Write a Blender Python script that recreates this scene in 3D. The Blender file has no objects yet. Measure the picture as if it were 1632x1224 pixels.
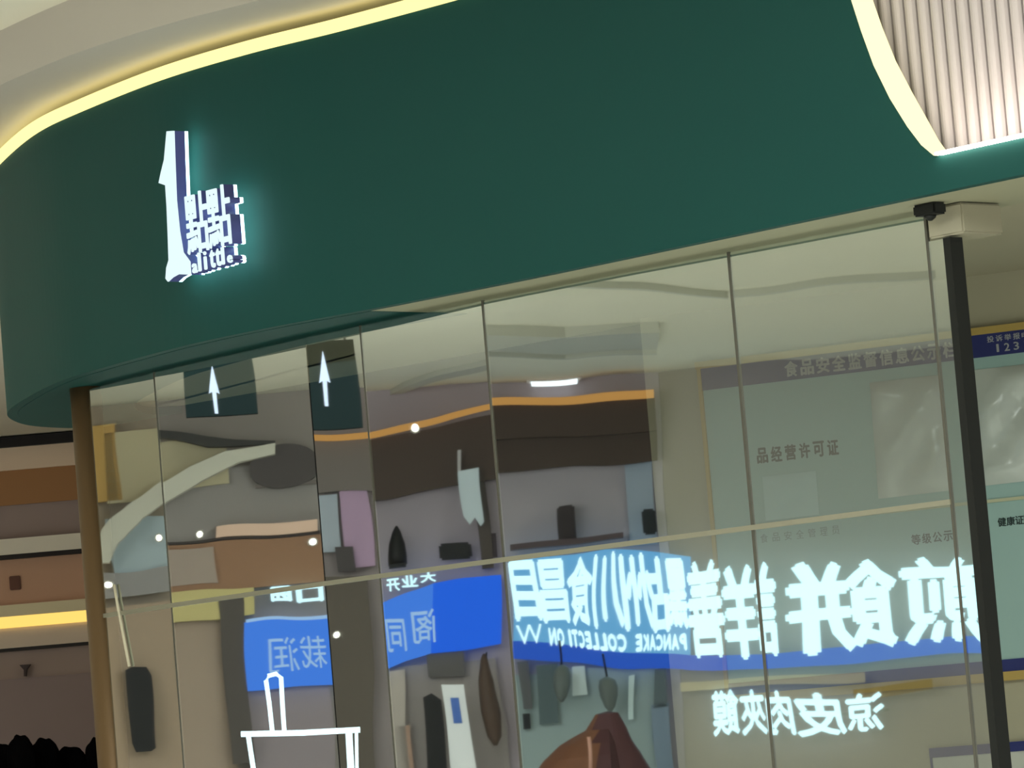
import bpy, bmesh, math
from mathutils import Vector, Matrix

scene = bpy.context.scene
col = scene.collection
F_PX = 6500.0
ROLL = math.radians(4.8)
PITCH = math.atan(558 / F_PX)
EYE = 1.6
CR, SR = math.cos(ROLL), math.sin(ROLL)
FW = Vector((0, math.cos(PITCH), math.sin(PITCH)))
UP = Vector((0, -math.sin(PITCH), math.cos(PITCH)))
RT = Vector((1, 0, 0))
CAM = Vector((0, 0, EYE))

# ---------------------------------------------------------------- camera
cd = bpy.data.cameras.new('camera')
cd.sensor_width = 36.0
cd.lens = F_PX / 1632 * 36.0
cd.clip_end = 200
cam = bpy.data.objects.new('camera', cd)
right = RT * CR - UP * SR        # image right axis in world space
upv = RT * SR + UP * CR
m = Matrix((right, upv, -FW)).transposed().to_4x4()
m.translation = CAM
cam.matrix_world = m
col.objects.link(cam)
scene.camera = cam

# ---------------------------------------------------------------- world, light, exposure
w = bpy.data.worlds.new('world')
scene.world = w
w.use_nodes = True
w.node_tree.nodes['Background'].inputs[0].default_value = (0.92, 1.0, 0.98, 1)
w.node_tree.nodes['Background'].inputs[1].default_value = 0.62
scene.view_settings.view_transform = 'Standard'
scene.view_settings.look = 'None'
scene.view_settings.exposure = 0.0
scene.view_settings.gamma = 1.0
scene.view_settings.use_curve_mapping = False


def area_light(name, loc, size, power, color, direction=(0, 0, -1), size_y=None):
    l = bpy.data.lights.new(name, 'AREA')
    l.energy = power
    l.color = color
    l.size = size
    if size_y:
        l.shape = 'RECTANGLE'
        l.size_y = size_y
    o = bpy.data.objects.new(name, l)
    o.location = loc
    o.rotation_euler = Vector(direction).to_track_quat('-Z', 'Y').to_euler()
    col.objects.link(o)
    return o


area_light('mall_ceiling_light_offscreen', (-0.5, 4.0, 3.40), 4.0, 430, (0.95, 1.0, 0.98), size_y=3.0)
area_light('atrium_ceiling_light_offscreen', (-7.6, 11.5, 3.40), 3.0, 400, (0.92, 1.0, 1.0), (-0.55, 0.05, -1), size_y=5.0)

area_light('atrium_corner_light_offscreen', (-5.2, 15.6, 3.40), 2.5, 210, (0.98, 1.0, 0.97), (-0.6, 0.25, -1), size_y=4.0)

# ---------------------------------------------------------------- helpers


def lin(c):
    out = []
    for v in c[:3]:
        v /= 255.0
        out.append(v / 12.92 if v <= 0.04045 else ((v + 0.055) / 1.055) ** 2.4)
    return out


_mats = {}


def mat(name, rgb, rough=0.6, metal=0.0, gain=1.0, noise=0.0, scale=6.0, spec=0.3):
    if name in _mats:
        return _mats[name]
    mt = bpy.data.materials.new(name)
    mt.use_nodes = True
    nt = mt.node_tree
    b = nt.nodes['Principled BSDF']
    c = [min(v * gain, 0.93) for v in lin(rgb)]
    b.inputs['Base Color'].default_value = (*c, 1)
    b.inputs['Roughness'].default_value = rough
    b.inputs['Metallic'].default_value = metal
    b.inputs['Specular IOR Level'].default_value = spec
    if noise > 0:
        tc = nt.nodes.new('ShaderNodeTexCoord')
        nz = nt.nodes.new('ShaderNodeTexNoise')
        nz.inputs['Scale'].default_value = scale
        nz.inputs['Detail'].default_value = 4
        mr = nt.nodes.new('ShaderNodeMapRange')
        mr.inputs['To Min'].default_value = 1 - noise
        mr.inputs['To Max'].default_value = 1 + noise
        mx = nt.nodes.new('ShaderNodeVectorMath')
        mx.operation = 'SCALE'
        mx.inputs[0].default_value = c
        nt.links.new(tc.outputs['Object'], nz.inputs['Vector'])
        nt.links.new(nz.outputs['Fac'], mr.inputs['Value'])
        nt.links.new(mr.outputs['Result'], mx.inputs['Scale'])
        nt.links.new(mx.outputs['Vector'], b.inputs['Base Color'])
    _mats[name] = mt
    return mt


def emit(name, rgb, strength):
    """rgb linear"""
    if name in _mats:
        return _mats[name]
    mt = bpy.data.materials.new(name)
    mt.use_nodes = True
    nt = mt.node_tree
    nt.nodes.remove(nt.nodes['Principled BSDF'])
    e = nt.nodes.new('ShaderNodeEmission')
    e.inputs[0].default_value = (*rgb, 1)
    e.inputs[1].default_value = strength
    nt.links.new(e.outputs[0], nt.nodes['Material Output'].inputs[0])
    _mats[name] = mt
    return mt


def emit_s(name, rgb, gain=1.0):
    """emission whose display colour (times gain) is an sRGB triple"""
    return emit(name, lin(rgb), gain)


def tag(o, label=None, cat=None, group=None, kind=None):
    if label:
        o['label'] = label
    if cat:
        o['category'] = cat
    if group:
        o['group'] = group
    if kind:
        o['kind'] = kind
    return o


def link(name, me, mt, parent=None):
    o = bpy.data.objects.new(name, me)
    if mt is not None:
        for q in (mt if isinstance(mt, (list, tuple)) else [mt]):
            me.materials.append(q)
    col.objects.link(o)
    if parent is not None:
        o.parent = parent
        o.matrix_parent_inverse = Matrix.Translation(parent.location).inverted()
    return o


def empty(name, loc, label=None, cat=None, group=None, kind=None):
    o = bpy.data.objects.new(name, None)
    o.location = loc
    o.empty_display_size = 0.05
    col.objects.link(o)
    return tag(o, label, cat, group, kind)


def pydata(name, v, f, mt, parent=None, smooth=False):
    me = bpy.data.meshes.new(name)
    me.from_pydata([tuple(p) for p in v], [], f)
    bm = bmesh.new()
    bm.from_mesh(me)
    bmesh.ops.recalc_face_normals(bm, faces=bm.faces)
    bm.to_mesh(me)
    bm.free()
    if smooth:
        for p in me.polygons:
            p.use_smooth = True
    return link(name, me, mt, parent)


def box_axes(name, c, ax, ay, az, mt, parent=None, bevel=0.0):
    """box with centre c and half-extent vectors ax, ay, az"""
    me = bpy.data.meshes.new(name)
    bm = bmesh.new()
    bmesh.ops.create_cube(bm, size=2.0)
    if bevel > 0:
        L = [ax.length, ay.length, az.length]
        for v in bm.verts:
            v.co = Vector((v.co.x * L[0], v.co.y * L[1], v.co.z * L[2]))
        bmesh.ops.bevel(bm, geom=list(bm.edges), offset=bevel, segments=2, affect='EDGES')
        e = [ax.normalized(), ay.normalized(), az.normalized()]
    else:
        e = [ax, ay, az]
    for v in bm.verts:
        v.co = c + e[0] * v.co.x + e[1] * v.co.y + e[2] * v.co.z
    bmesh.ops.recalc_face_normals(bm, faces=bm.faces)
    bm.to_mesh(me)
    bm.free()
    return link(name, me, mt, parent)


def prism(name, pts, ext, mt, parent=None):
    """closed polygon pts (3-D, coplanar) extruded by vector ext"""
    n = len(pts)
    v = [Vector(p) for p in pts] + [Vector(p) + ext for p in pts]
    f = [list(range(n)), list(range(2 * n - 1, n - 1, -1))]
    for i in range(n):
        j = (i + 1) % n
        f.append([i, j, n + j, n + i])
    return pydata(name, v, f, mt, parent)


def tube(name, pts, r, mt, parent=None, seg=8):
    v, f = [], []
    n = len(pts)
    for i, p in enumerate(pts):
        p = Vector(p)
        a = Vector(pts[max(i - 1, 0)])
        b = Vector(pts[min(i + 1, n - 1)])
        d = (b - a).normalized()
        s = d.orthogonal().normalized() if abs(d.z) > 0.9 else d.cross(Vector((0, 0, 1))).normalized()
        t = d.cross(s)
        for k in range(seg):
            an = 2 * math.pi * k / seg
            v.append(p + s * math.cos(an) * r + t * math.sin(an) * r)
    for i in range(n - 1):
        for k in range(seg):
            f.append([i * seg + k, i * seg + (k + 1) % seg, (i + 1) * seg + (k + 1) % seg, (i + 1) * seg + k])
    f.append(list(range(seg)))
    f.append([(n - 1) * seg + k for k in range(seg)][::-1])
    return pydata(name, v, f, mt, parent, True)


def lathe(name, c, prof, mt, parent=None, seg=20, axis=Vector((0, 0, 1)), sx=1.0):
    """profile list of (radius, height) revolved about axis through c"""
    s = axis.orthogonal().normalized()
    t = axis.cross(s)
    v, f = [], []
    for r, h in prof:
        for k in range(seg):
            an = 2 * math.pi * k / seg
            v.append(c + axis * h + s * math.cos(an) * r * sx + t * math.sin(an) * r)
    for i in range(len(prof) - 1):
        for k in range(seg):
            f.append([i * seg + k, i * seg + (k + 1) % seg, (i + 1) * seg + (k + 1) % seg, (i + 1) * seg + k])
    f.append(list(range(seg)))
    f.append([(len(prof) - 1) * seg + k for k in range(seg)][::-1])
    return pydata(name, v, f, mt, parent, True)


_tc = bpy.data.curves.new('glyph_source', 'FONT')
_to = bpy.data.objects.new('glyph_source', _tc)
col.objects.link(_to)


def glyph(name, ch, c, ru, uz, wd, ht, depth, nrm, mt, parent, bold=0.0):
    """one character as a mesh: centre c, right vector ru, up vector uz, size wd x ht, raised by depth along nrm"""
    _tc.body = ch
    _tc.offset = 0.0
    _tc.extrude = 0.05
    _tc.resolution_u = 2
    bpy.context.view_layer.update()
    dg = bpy.context.evaluated_depsgraph_get()
    me = bpy.data.meshes.new_from_object(_to.evaluated_get(dg))
    me.name = name
    me.materials.clear()
    if bold > 0:
        bm = bmesh.new()
        for dx, dy in ((0, 0), (bold, 0), (-bold, 0), (0, bold), (0, -bold)):
            me.transform(Matrix.Translation((dx, dy, 0)))
            bm.from_mesh(me)
            me.transform(Matrix.Translation((-dx, -dy, 0)))
        bm.to_mesh(me)
        bm.free()
    xs = [v.co.x for v in me.vertices]
    ys = [v.co.y for v in me.vertices]
    x0, x1, y0, y1 = min(xs), max(xs), min(ys), max(ys)
    sw = wd / max(x1 - x0, 1e-4)
    sh = ht / max(y1 - y0, 1e-4)
    for v in me.vertices:
        v.co = (c + ru * (v.co.x - (x0 + x1) / 2) * sw + uz * (v.co.y - (y0 + y1) / 2) * sh
                + nrm * ((v.co.z / 0.05 + 1) / 2 * depth))
    return link(name, me, mt, parent)


Z = Vector((0, 0, 1))


def ray(x, y):
    dx, dy = x - 816, 612 - y
    a = dx * CR + dy * SR
    b = -dx * SR + dy * CR
    return (RT * a + UP * b + FW * F_PX).normalized()


def hit(o, d, p, n):
    return o + d * ((p - o).dot(n) / d.dot(n))


def px_plane(x, y, p, n):
    return hit(CAM, ray(x, y), p, n)


def px_z(x, y, z):
    return px_plane(x, y, Vector((0, 0, z)), Z)


# ---------------------------------------------------------------- materials of the kiosk
M_green = mat('green_paint', (38, 89, 84), rough=0.55, gain=0.70, noise=0.03, scale=3, spec=0.1)
M_ceil = mat('ceiling_paint', (214, 208, 190), rough=0.8, gain=1.3, noise=0.02, scale=0.6)
M_ring = mat('ceiling_ring_paint', (190, 182, 172), rough=0.7, gain=1.1)
M_led = emit('warm_led', (1.0, 0.86, 0.33), 1.5)
M_ledw = emit('white_led', (1.0, 0.90, 0.50), 1.45)
M_slat = mat('white_slat', (200, 190, 188), rough=0.5, gain=0.95)
M_slatback = mat('slat_backing', (62, 55, 50), rough=0.7)
M_beige = mat('beige_wall', (172, 165, 142), rough=0.7, gain=0.95, noise=0.03, scale=1.5)
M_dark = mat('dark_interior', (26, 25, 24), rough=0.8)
M_soffit = mat('soffit_beige', (160, 158, 132), rough=0.6, gain=1.0)
M_steel = mat('bronze_steel', (112, 88, 60), rough=0.45, metal=0.35, gain=1.0)
M_seam = mat('seam_grey', (95, 92, 82), rough=0.4, metal=0.3)
M_seamlight = mat('transom_aluminium', (150, 146, 126), rough=0.35, metal=0.2)
M_black = mat('black_frame', (24, 25, 22), rough=0.5)
M_floor = mat('floor_tile', (222, 222, 216), rough=0.35, gain=1.0, noise=0.05, scale=2)


def glass_material():
    mt = bpy.data.materials.new('reflective_glass')
    mt.use_nodes = True
    nt = mt.node_tree
    nt.nodes.remove(nt.nodes['Principled BSDF'])
    tr = nt.nodes.new('ShaderNodeBsdfTransparent')
    tr.inputs[0].default_value = (0.93, 1.0, 0.97, 1)
    gl = nt.nodes.new('ShaderNodeBsdfGlossy')
    gl.inputs['Color'].default_value = (0.94, 1.0, 0.97, 1)
    gl.inputs['Roughness'].default_value = 0.012
    tc = nt.nodes.new('ShaderNodeTexCoord')
    nz = nt.nodes.new('ShaderNodeTexNoise')
    nz.inputs['Scale'].default_value = 2.2
    nz.inputs['Detail'].default_value = 1.0
    bp = nt.nodes.new('ShaderNodeBump')
    bp.inputs['Strength'].default_value = 1.0
    bp.inputs['Distance'].default_value = 0.0008
    nt.links.new(tc.outputs['Object'], nz.inputs['Vector'])
    nt.links.new(nz.outputs['Fac'], bp.inputs['Height'])
    nt.links.new(bp.outputs['Normal'], gl.inputs['Normal'])
    mx = nt.nodes.new('ShaderNodeMixShader')
    mx.inputs[0].default_value = 0.5
    nt.links.new(tr.outputs[0], mx.inputs[1])
    nt.links.new(gl.outputs[0], mx.inputs[2])
    nt.links.new(mx.outputs[0], nt.nodes['Material Output'].inputs[0])
    return mt


M_glass = glass_material()
M_clear = bpy.data.materials.new('glass_back_face')
M_clear.use_nodes = True
_nt = M_clear.node_tree
_nt.nodes.remove(_nt.nodes['Principled BSDF'])
_t = _nt.nodes.new('ShaderNodeBsdfTransparent')
_nt.links.new(_t.outputs[0], _nt.nodes['Material Output'].inputs[0])

# ---------------------------------------------------------------- floor and ceiling
Z_BOT, Z_TOP, Z_CEIL = 2.62, 3.285, 3.48
box_axes('floor', Vector((-4, 12, -0.05)), Vector((14, 0, 0)), Vector((0, 18, 0)), Vector((0, 0, 0.05)), M_floor)['kind'] = 'structure'
ceil = box_axes('ceiling', Vector((-4, 12, Z_CEIL + 0.06)), Vector((14, 0, 0)), Vector((0, 18, 0)), Vector((0, 0, 0.06)), M_ceil)
ceil['kind'] = 'structure'

# ---------------------------------------------------------------- green fascia (plan curve, front to back)
ctrl = [(2.30, 6.631), (1.70, 7.30), (1.29, 7.757), (0.875, 8.22), (0.465, 8.677), (0.068, 9.12), (-0.307, 9.50), (-0.56, 9.725),
        (-0.80, 10.0), (-1.044, 10.385), (-1.194, 10.674), (-1.335, 11.09), (-1.42, 11.42), (-1.44, 11.70), (-1.41, 11.95), (-1.30, 12.15), (-1.10, 12.25)]


def catmull(P, n=8):
    P = [Vector((a, b, 0)) for a, b in P]
    out = []
    for i in range(len(P) - 1):
        p0 = P[max(i - 1, 0)]
        p1, p2 = P[i], P[i + 1]
        p3 = P[min(i + 2, len(P) - 1)]
        for k in range(n):
            t = k / n
            out.append(0.5 * ((2 * p1) + (-p0 + p2) * t + (2 * p0 - 5 * p1 + 4 * p2 - p3) * t * t + (-p0 + 3 * p1 - 3 * p2 + p3) * t ** 3))
    out.append(P[-1])
    return out


path = catmull(ctrl, 10)


def normals(path):
    out = []
    for i in range(len(path)):
        t = (path[min(i + 1, len(path) - 1)] - path[max(i - 1, 0)]).normalized()
        out.append(Vector((-t.y, t.x, 0)) * 1.0)     # turned towards the mall below
    return out


nrm = normals(path)
# nrm must point towards the mall (out of the kiosk)
if nrm[10].dot(Vector((-0.7, -0.7, 0))) < 0:
    nrm = [-n for n in nrm]

# the cut-out of the top edge on the right, followed from the photographed outline on the fascia plane
P_A = Vector((0.068, 9.12, 0))
T_A = Vector((0.875 - 0.068, 8.22 - 9.12, 0)).normalized()      # to the right
N_A = Vector((T_A.y, -T_A.x, 0))
if N_A.y > 0:
    N_A = -N_A
cut_px = [(1340, -60), (1362, 0), (1378, 50), (1398, 105), (1424, 158), (1452, 203), (1474, 232), (1494, 249)]
cut = []
for x, y in cut_px:
    p = px_plane(x, y, P_A, N_A)
    cut.append(((p - P_A).dot(T_A), p.z))
p2 = px_plane(1632, 214, P_A, N_A)
z_low = cut[-1][1]


def top_z(p):
    s = (Vector((p.x, p.y, 0)) - P_A).dot(T_A)
    if s <= cut[0][0] or p.y > 9.3:
        return Z_TOP
    if s >= cut[-1][0]:
        return z_low
    for (s0, z0), (s1, z1) in zip(cut, cut[1:]):
        if s0 <= s <= s1:
            return min(Z_TOP, z0 + (z1 - z0) * (s - s0) / max(s1 - s0, 1e-6))
    return Z_TOP


# denser samples where the cut-out is
fine = []
for i in range(len(path) - 1):
    a, b = path[i], path[i + 1]
    k = 4 if a.y < 9.2 else 1
    for q in range(k):
        fine.append(a.lerp(b, q / k))
fine.append(path[-1])
fn = normals(fine)
if fn[20].dot(Vector((-0.7, -0.7, 0))) < 0:
    fn = [-n for n in fn]

fascia = empty('shop_fascia', (fine[60].x, fine[60].y, Z_BOT),
               'long dark green curved fascia above the glass shopfront with glowing cove edges', 'fascia')


def strip_solid(name, pts, nr, z0s, z1s, o0, o1, mt, parent=None, smooth=False):
    """solid ribbon following pts between offsets o0..o1 along nr and heights z0s..z1s"""
    v, f = [], []
    n = len(pts)
    for i in range(n):
        a = pts[i] + nr[i] * o0
        b = pts[i] + nr[i] * o1
        v += [Vector((a.x, a.y, z0s[i])), Vector((b.x, b.y, z0s[i])), Vector((b.x, b.y, z1s[i])), Vector((a.x, a.y, z1s[i]))]
    for i in range(n - 1):
        for k in range(4):
            f.append([i * 4 + k, i * 4 + (k + 1) % 4, (i + 1) * 4 + (k + 1) % 4, (i + 1) * 4 + k])
    f.append([0, 1, 2, 3])
    f.append([(n - 1) * 4 + k for k in (3, 2, 1, 0)])
    return pydata(name, v, f, mt, parent, smooth)


zt = [top_z(p) for p in fine]
zb = [Z_BOT] * len(fine)
strip_solid('front_panel', fine, fn, zb, zt, -0.03, 0.0, M_green, fascia)

# curved left end: warm cove strip on top of the fascia, from the far end to where the cut-out begins
li = [i for i, p in enumerate(fine) if zt[i] >= Z_TOP - 1e-6]
lp = [fine[i] for i in li]
ln = [fn[i] for i in li]
strip_solid('cove_light', lp, ln, [Z_TOP + 0.004] * len(lp), [Z_TOP + 0.030] * len(lp), -0.045, 0.012, M_led, fascia)
strip_solid('cove_back', lp, ln, [Z_TOP] * len(lp), [Z_CEIL] * len(lp), -0.13, -0.112, M_ring, fascia)
strip_solid('cove_ledge', lp, ln, [Z_TOP - 0.03] * len(lp), [Z_TOP] * len(lp), -0.12, -0.031, M_green, fascia)

# light strip along the swooping cut-out, just behind the edge, and along the low band

def edge_light(name, curve2d, wdt, mt):
    """curve2d: (s, z) along fascia plane; strip of width wdt beyond the edge, 20 mm behind the face"""
    v, f = [], []
    n = len(curve2d)
    for i, (s, z) in enumerate(curve2d):
        a = curve2d[max(i - 1, 0)]
        b = curve2d[min(i + 1, n - 1)]
        d = Vector((b[0] - a[0], b[1] - a[1]))
        d.normalize()
        q = Vector((-d.y, d.x))
        if q.y < 0:
            q = -q
        wi = wdt[i] if isinstance(wdt, list) else wdt
        for off in (0.001, wi):
            for dep in (0.012, -0.034):
                p = P_A + T_A * (s + q.x * off) + N_A * dep
                v.append(Vector((p.x, p.y, z + q.y * off)))
    for i in range(n - 1):
        for a, b in ((0, 1), (1, 3), (3, 2), (2, 0)):
            f.append([i * 4 + a, i * 4 + b, (i + 1) * 4 + b, (i + 1) * 4 + a])
    f.append([0, 1, 3, 2])
    f.append([(n - 1) * 4 + k for k in (2, 3, 1, 0)])
    return pydata(name, v, f, mt, fascia)


edge_light('edge_light', cut, [0.018, 0.018, 0.020, 0.023, 0.025, 0.021, 0.013, 0.004], M_ledw)
edge_light('edge_light', [(cut[-1][0] + 0.004, z_low), (cut[-1][0] + 0.3, z_low), (cut[-1][0] + 0.9, z_low)], 0.007, emit('low_led', (1.0, 0.9, 0.80), 14.0))

# underside: beige along the straight glass front, green under the curved end
si = [i for i, p in enumerate(fine) if p.y < 9.64]
gi = [i for i, p in enumerate(fine) if p.y >= 9.52]
strip_solid('soffit_panel', [fine[i] for i in si], [fn[i] for i in si], [Z_BOT] * len(si), [Z_BOT + 0.02] * len(si), -0.36, -0.031, M_soffit, fascia)
strip_solid('soffit_panel', [fine[i] for i in gi], [fn[i] for i in gi], [Z_BOT - 0.001] * len(gi), [Z_BOT + 0.02] * len(gi), -0.36, -0.031, M_green, fascia)

# ring of dropped ceiling that follows the curve above the cove
strip_solid('trim_1', lp, ln, [Z_TOP + 0.06] * len(lp), [Z_CEIL] * len(lp), -0.11, 0.24, M_ring)['kind'] = 'structure'

# ---------------------------------------------------------------- fluted white wall above the low band
fl = empty('wall_fluted', P_A + T_A * 1.3 - N_A * 0.10 + Z * z_low, kind='structure')
base = P_A - N_A * 0.10
s0, s1 = cut[0][0] - 0.35, cut[-1][0] + 0.55
pc = base + T_A * ((s0 + s1) / 2) - N_A * 0.02 + Z * (z_low + Z_CEIL) / 2
box_axes('backing', pc, T_A * ((s1 - s0) / 2), N_A * 0.012, Z * ((Z_CEIL - z_low) / 2 + 0.04), M_slatback, fl)
pitch = 0.0355
k = 0
slat_mesh = None
s = s0 + pitch / 2
while s < s1:
    c = base + T_A * s
    h0, h1 = z_low - 0.04, Z_CEIL
    hw = pitch * 0.41
    if slat_mesh is None:
        prof = [(-hw, -0.008), (-hw, 0.004), (-hw * 0.72, 0.0105), (-hw * 0.35, 0.0135), (0, 0.0145), (hw * 0.35, 0.0135), (hw * 0.72, 0.0105), (hw, 0.004), (hw, -0.008)]
        v = [T_A * a + N_A * b for a, b in prof] + [T_A * a + N_A * b + Z * (h1 - h0) for a, b in prof]
        n = len(prof)
        f = [[i, (i + 1) % n, n + (i + 1) % n, n + i] for i in range(n)] + [list(range(n)), list(range(2 * n - 1, n - 1, -1))]
        o = pydata('slat', v, f, M_slat, fl, False)
        slat_mesh = o.data
    else:
        o = bpy.data.objects.new('slat', slat_mesh)
        col.objects.link(o)
        o.parent = fl
        o.matrix_parent_inverse = Matrix.Translation(fl.location).inverted()
    o.location = c + Z * h0
    s += pitch

# ---------------------------------------------------------------- illuminated logo
LN = Vector((-0.70, -0.714, 0)).normalized()
# mount plane: passes just in front of the fascia where the logo hangs
lc = min(fine, key=lambda p: abs((p - CAM).xy.normalized().x - ray(335, 330).xy.normalized().x) if p.y < 11 else 9)
idx = fine.index(lc)
LN = fn[idx].normalized()
LP = lc + LN * 0.032
LR = Vector((-LN.y, LN.x, 0))
if LR.x < 0:
    LR = -LR
logo = empty('illuminated_logo', px_plane(300, 440, LP, LN), 'glowing white logo of a tall numeral and two characters on green fascia', 'sign')
M_face = emit('logo_face', (0.78, 0.97, 1.0), 1.05)
M_halo = emit('logo_halo', (0.62, 0.95, 1.0), 4.5)
M_lside = mat('logo_side', (95, 100, 165), rough=0.4)


def zpt(x, y):          # measured in a 4.08x enlargement of the logo
    return px_plane(230 + x * 0.2450, 180 + y * 0.2451, LP, LN)


def layered(name, outline):
    root = None
    pts = [zpt(*q) for q in outline]
    root = prism(name, [p + LN * 0.040 for p in pts], LN * 0.004, M_face, logo)
    prism('side', [p + LN * 0.010 for p in pts], LN * 0.030, M_lside, root)
    prism('back_light', [p + LN * 0.0 for p in pts], LN * 0.010, M_halo, root)
    return root


sh = 52    # the face sits in front of the mount plane, so its outline is shifted in the picture
one = [(187, 115), (232, 112), (238, 300), (248, 560), (268, 760), (292, 900), (336, 960), (342, 1045), (262, 1042), (225, 1062), (195, 1090),
       (180, 1070), (185, 1000), (200, 950), (195, 800), (187, 600), (178, 465), (135, 450), (150, 380), (170, 300)]
layered('numeral', [(x + sh, y + 8) for x, y in one])


def logo_glyph(name, ch, x0, y0, x1, y1, bold):
    a, b = zpt(x0 + sh, (y0 + y1) / 2 + 8), zpt(x1 + sh, (y0 + y1) / 2 + 8)
    t, bt = zpt((x0 + x1) / 2 + sh, y0 + 8), zpt((x0 + x1) / 2 + sh, y1 + 8)
    c = (a + b + t + bt) / 4
    wd = abs((b - a).dot(LR))
    ht = abs(t.z - bt.z)
    g = glyph(name, ch, c + LN * 0.040, LR, Z, wd, ht, 0.004, LN, M_face, logo, bold)
    glyph('side', ch, c + LN * 0.010, LR, Z, wd, ht, 0.030, LN, M_lside, g, bold)
    glyph('back_light', ch, c, LR, Z, wd, ht, 0.010, LN, M_halo, g, bold)


logo_glyph('character', '點', 308, 505, 452, 905, 0.008)
logo_glyph('character', '點', 448, 465, 600, 865, 0.008)
lat = 'alittle'
for i, ch in enumerate(lat):
    xa = 352 + i * 38
    logo_glyph('letter', ch, xa, 910 - i * 9 + (60 if ch in 'ae' else 0), xa + (32 if ch not in 'li' else 16), 1035 - i * 11, 0.02)

# ---------------------------------------------------------------- glass front: five planes, turning gently at the left
GA0 = Vector((0.494, 8.866, 0))
GA1 = Vector((0.898, 8.448, 0))
tA = (GA0 - GA1).normalized()      # towards the left
Z_TR = 2.005


def dir_phi(deg):
    a = math.radians(deg)
    return Vector((-math.sin(a), math.cos(a), 0))


def plan_hit(x, y, p, t):
    n = Vector((t.y, -t.x, 0))
    q = px_plane(x, y, p, n)
    return Vector((q.x, q.y, 0))


phiA = math.degrees(math.atan2(-tA.x, tA.y))
ends = [plan_hit(1507, 700, GA0, tA), plan_hit(1187, 700, GA0, tA), plan_hit(787, 700, GA0, tA)]
PH = {'A': phiA, 'B': 42.0, 'C': 40.0, 'D': 37.0, 'E': 33.0}
cur = ends[-1]
for k, x in (('B', 588), ('C', 500), ('D', 253), ('E', 146)):
    cur = plan_hit(x, 700, cur, dir_phi(PH[k]))
    ends.append(cur)


def facet_of(k):
    i = {'R': 0, 'A': 1, 'B': 2, 'C': 3, 'D': 4, 'E': 5}[k]
    return ends[i], ends[i + 1]


def pane_mesh(name, a, b, z0, z1, parent):
    t = (b - a).normalized()
    n = Vector((t.y, -t.x, 0))
    if n.y > 0:
        n = -n
    g = 0.0025
    a2, b2 = a + t * g, b - t * g
    v = []
    for off in (0.0, -0.008):
        for p, z in ((a2, z0), (b2, z0), (b2, z1), (a2, z1)):
            q = p + n * off
            v.append((q.x, q.y, z))
    f = [[0, 1, 2, 3], [7, 6, 5, 4], [0, 4, 5, 1], [1, 5, 6, 2], [2, 6, 7, 3], [3, 7, 4, 0]]
    o = pydata(name, v, f, [M_glass, M_clear], parent)
    for p in o.data.polygons:
        p.material_index = 0 if abs(p.normal.dot(n)) > 0.9 and p.center.to_2d() is not None and (p.center - Vector((a2.x, a2.y, p.center.z))).dot(n) > -0.004 else 1
    return o


for i, k in enumerate('RABCDE'):
    a, b = facet_of(k)
    t = (b - a).normalized()
    n = Vector((t.y, -t.x, 0))
    if n.y > 0:
        n = -n
    win = empty('window_%d' % (i + 1), (a + b) / 2 + Z * 0.1, kind='structure')
    pane_mesh('pane', a, b, 0.10, Z_TR - 0.004, win)
    pane_mesh('pane', a, b, Z_TR + 0.004, Z_BOT - 0.012, win)
    L = (b - a).length
    box_axes('transom', (a + b) / 2 + Z * Z_TR - n * 0.002, t * (L / 2), n * 0.007, Z * 0.0055, M_seamlight, win)
    if k not in ('D',):
        wd = {'R': 0.003, 'A': 0.0035, 'B': 0.0028, 'C': 0.0012, 'E': 0.0012}[k]
        box_axes('seam', a + Z * 1.36 - n * 0.002, t * wd, n * 0.0035, Z * 1.25, M_seam, win)
    if k == 'R':
        # head rail, narrow end pane and black post
        box_axes('sill', (a + b) / 2 + Z * 0.05, t * (L / 2), n * 0.03, Z * 0.05, M_seam, win)
        e = plan_hit(1543, 700, a, tA)
        pane_mesh('pane', e, a, 0.10, Z_BOT - 0.07, win)
        box_axes('mullion', e + Z * 1.34 - n * 0.01 + Z * -0.03, t * 0.0095, n * 0.02, Z * 1.24, M_black, win)
        END = e
    else:
        box_axes('sill', (a + b) / 2 + Z * 0.05, t * (L / 2), n * 0.03, Z * 0.05, M_seam, win)

# bronze end post on the far left of the glass
pe = ends[-1]
post = lathe('trim_2', Vector((pe.x - 0.012, pe.y + 0.05, 0)), [(0.042, 0.0), (0.042, Z_BOT)], M_steel, seg=24)
post['kind'] = 'structure'

_ea, _eb = facet_of('E')
_et = (_eb - _ea).normalized()
_en = Vector((_et.y, -_et.x, 0))
if _en.y > 0:
    _en = -_en
tube('trim_20', [px_plane(x, y, _ea + _en * 0.006, _en) for x, y in ((182, 932), (187, 962), (196, 1010), (206, 1062))], 0.004, mat('edge_glint', (205, 195, 170), gain=1.1))['kind'] = 'structure'  # pale tube built in for a glint down the post edge

# ---------------------------------------------------------------- inside of the kiosk
WT = Vector((0.913, -0.41, 0)).normalized()
WN = Vector((WT.y, -WT.x, 0))
if WN.y > 0:
    WN = -WN
WP = CAM.xy.to_3d() + ray(1350, 700).xy.normalized().to_3d() * 10.3
WP.z = 0


def wall_px(x, y, off=0.0):
    return px_plane(x, y, WP + WN * off, WN)


wl = wall_px(1036, 700)
wl.z = 0
wr = wl + WT * 3.2
cw = (wl + wr) / 2
box_axes('wall_back', cw - WN * 0.06 + Z * 1.74, WT * 1.6, WN * 0.06, Z * 1.74, M_beige)['kind'] = 'structure'
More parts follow.
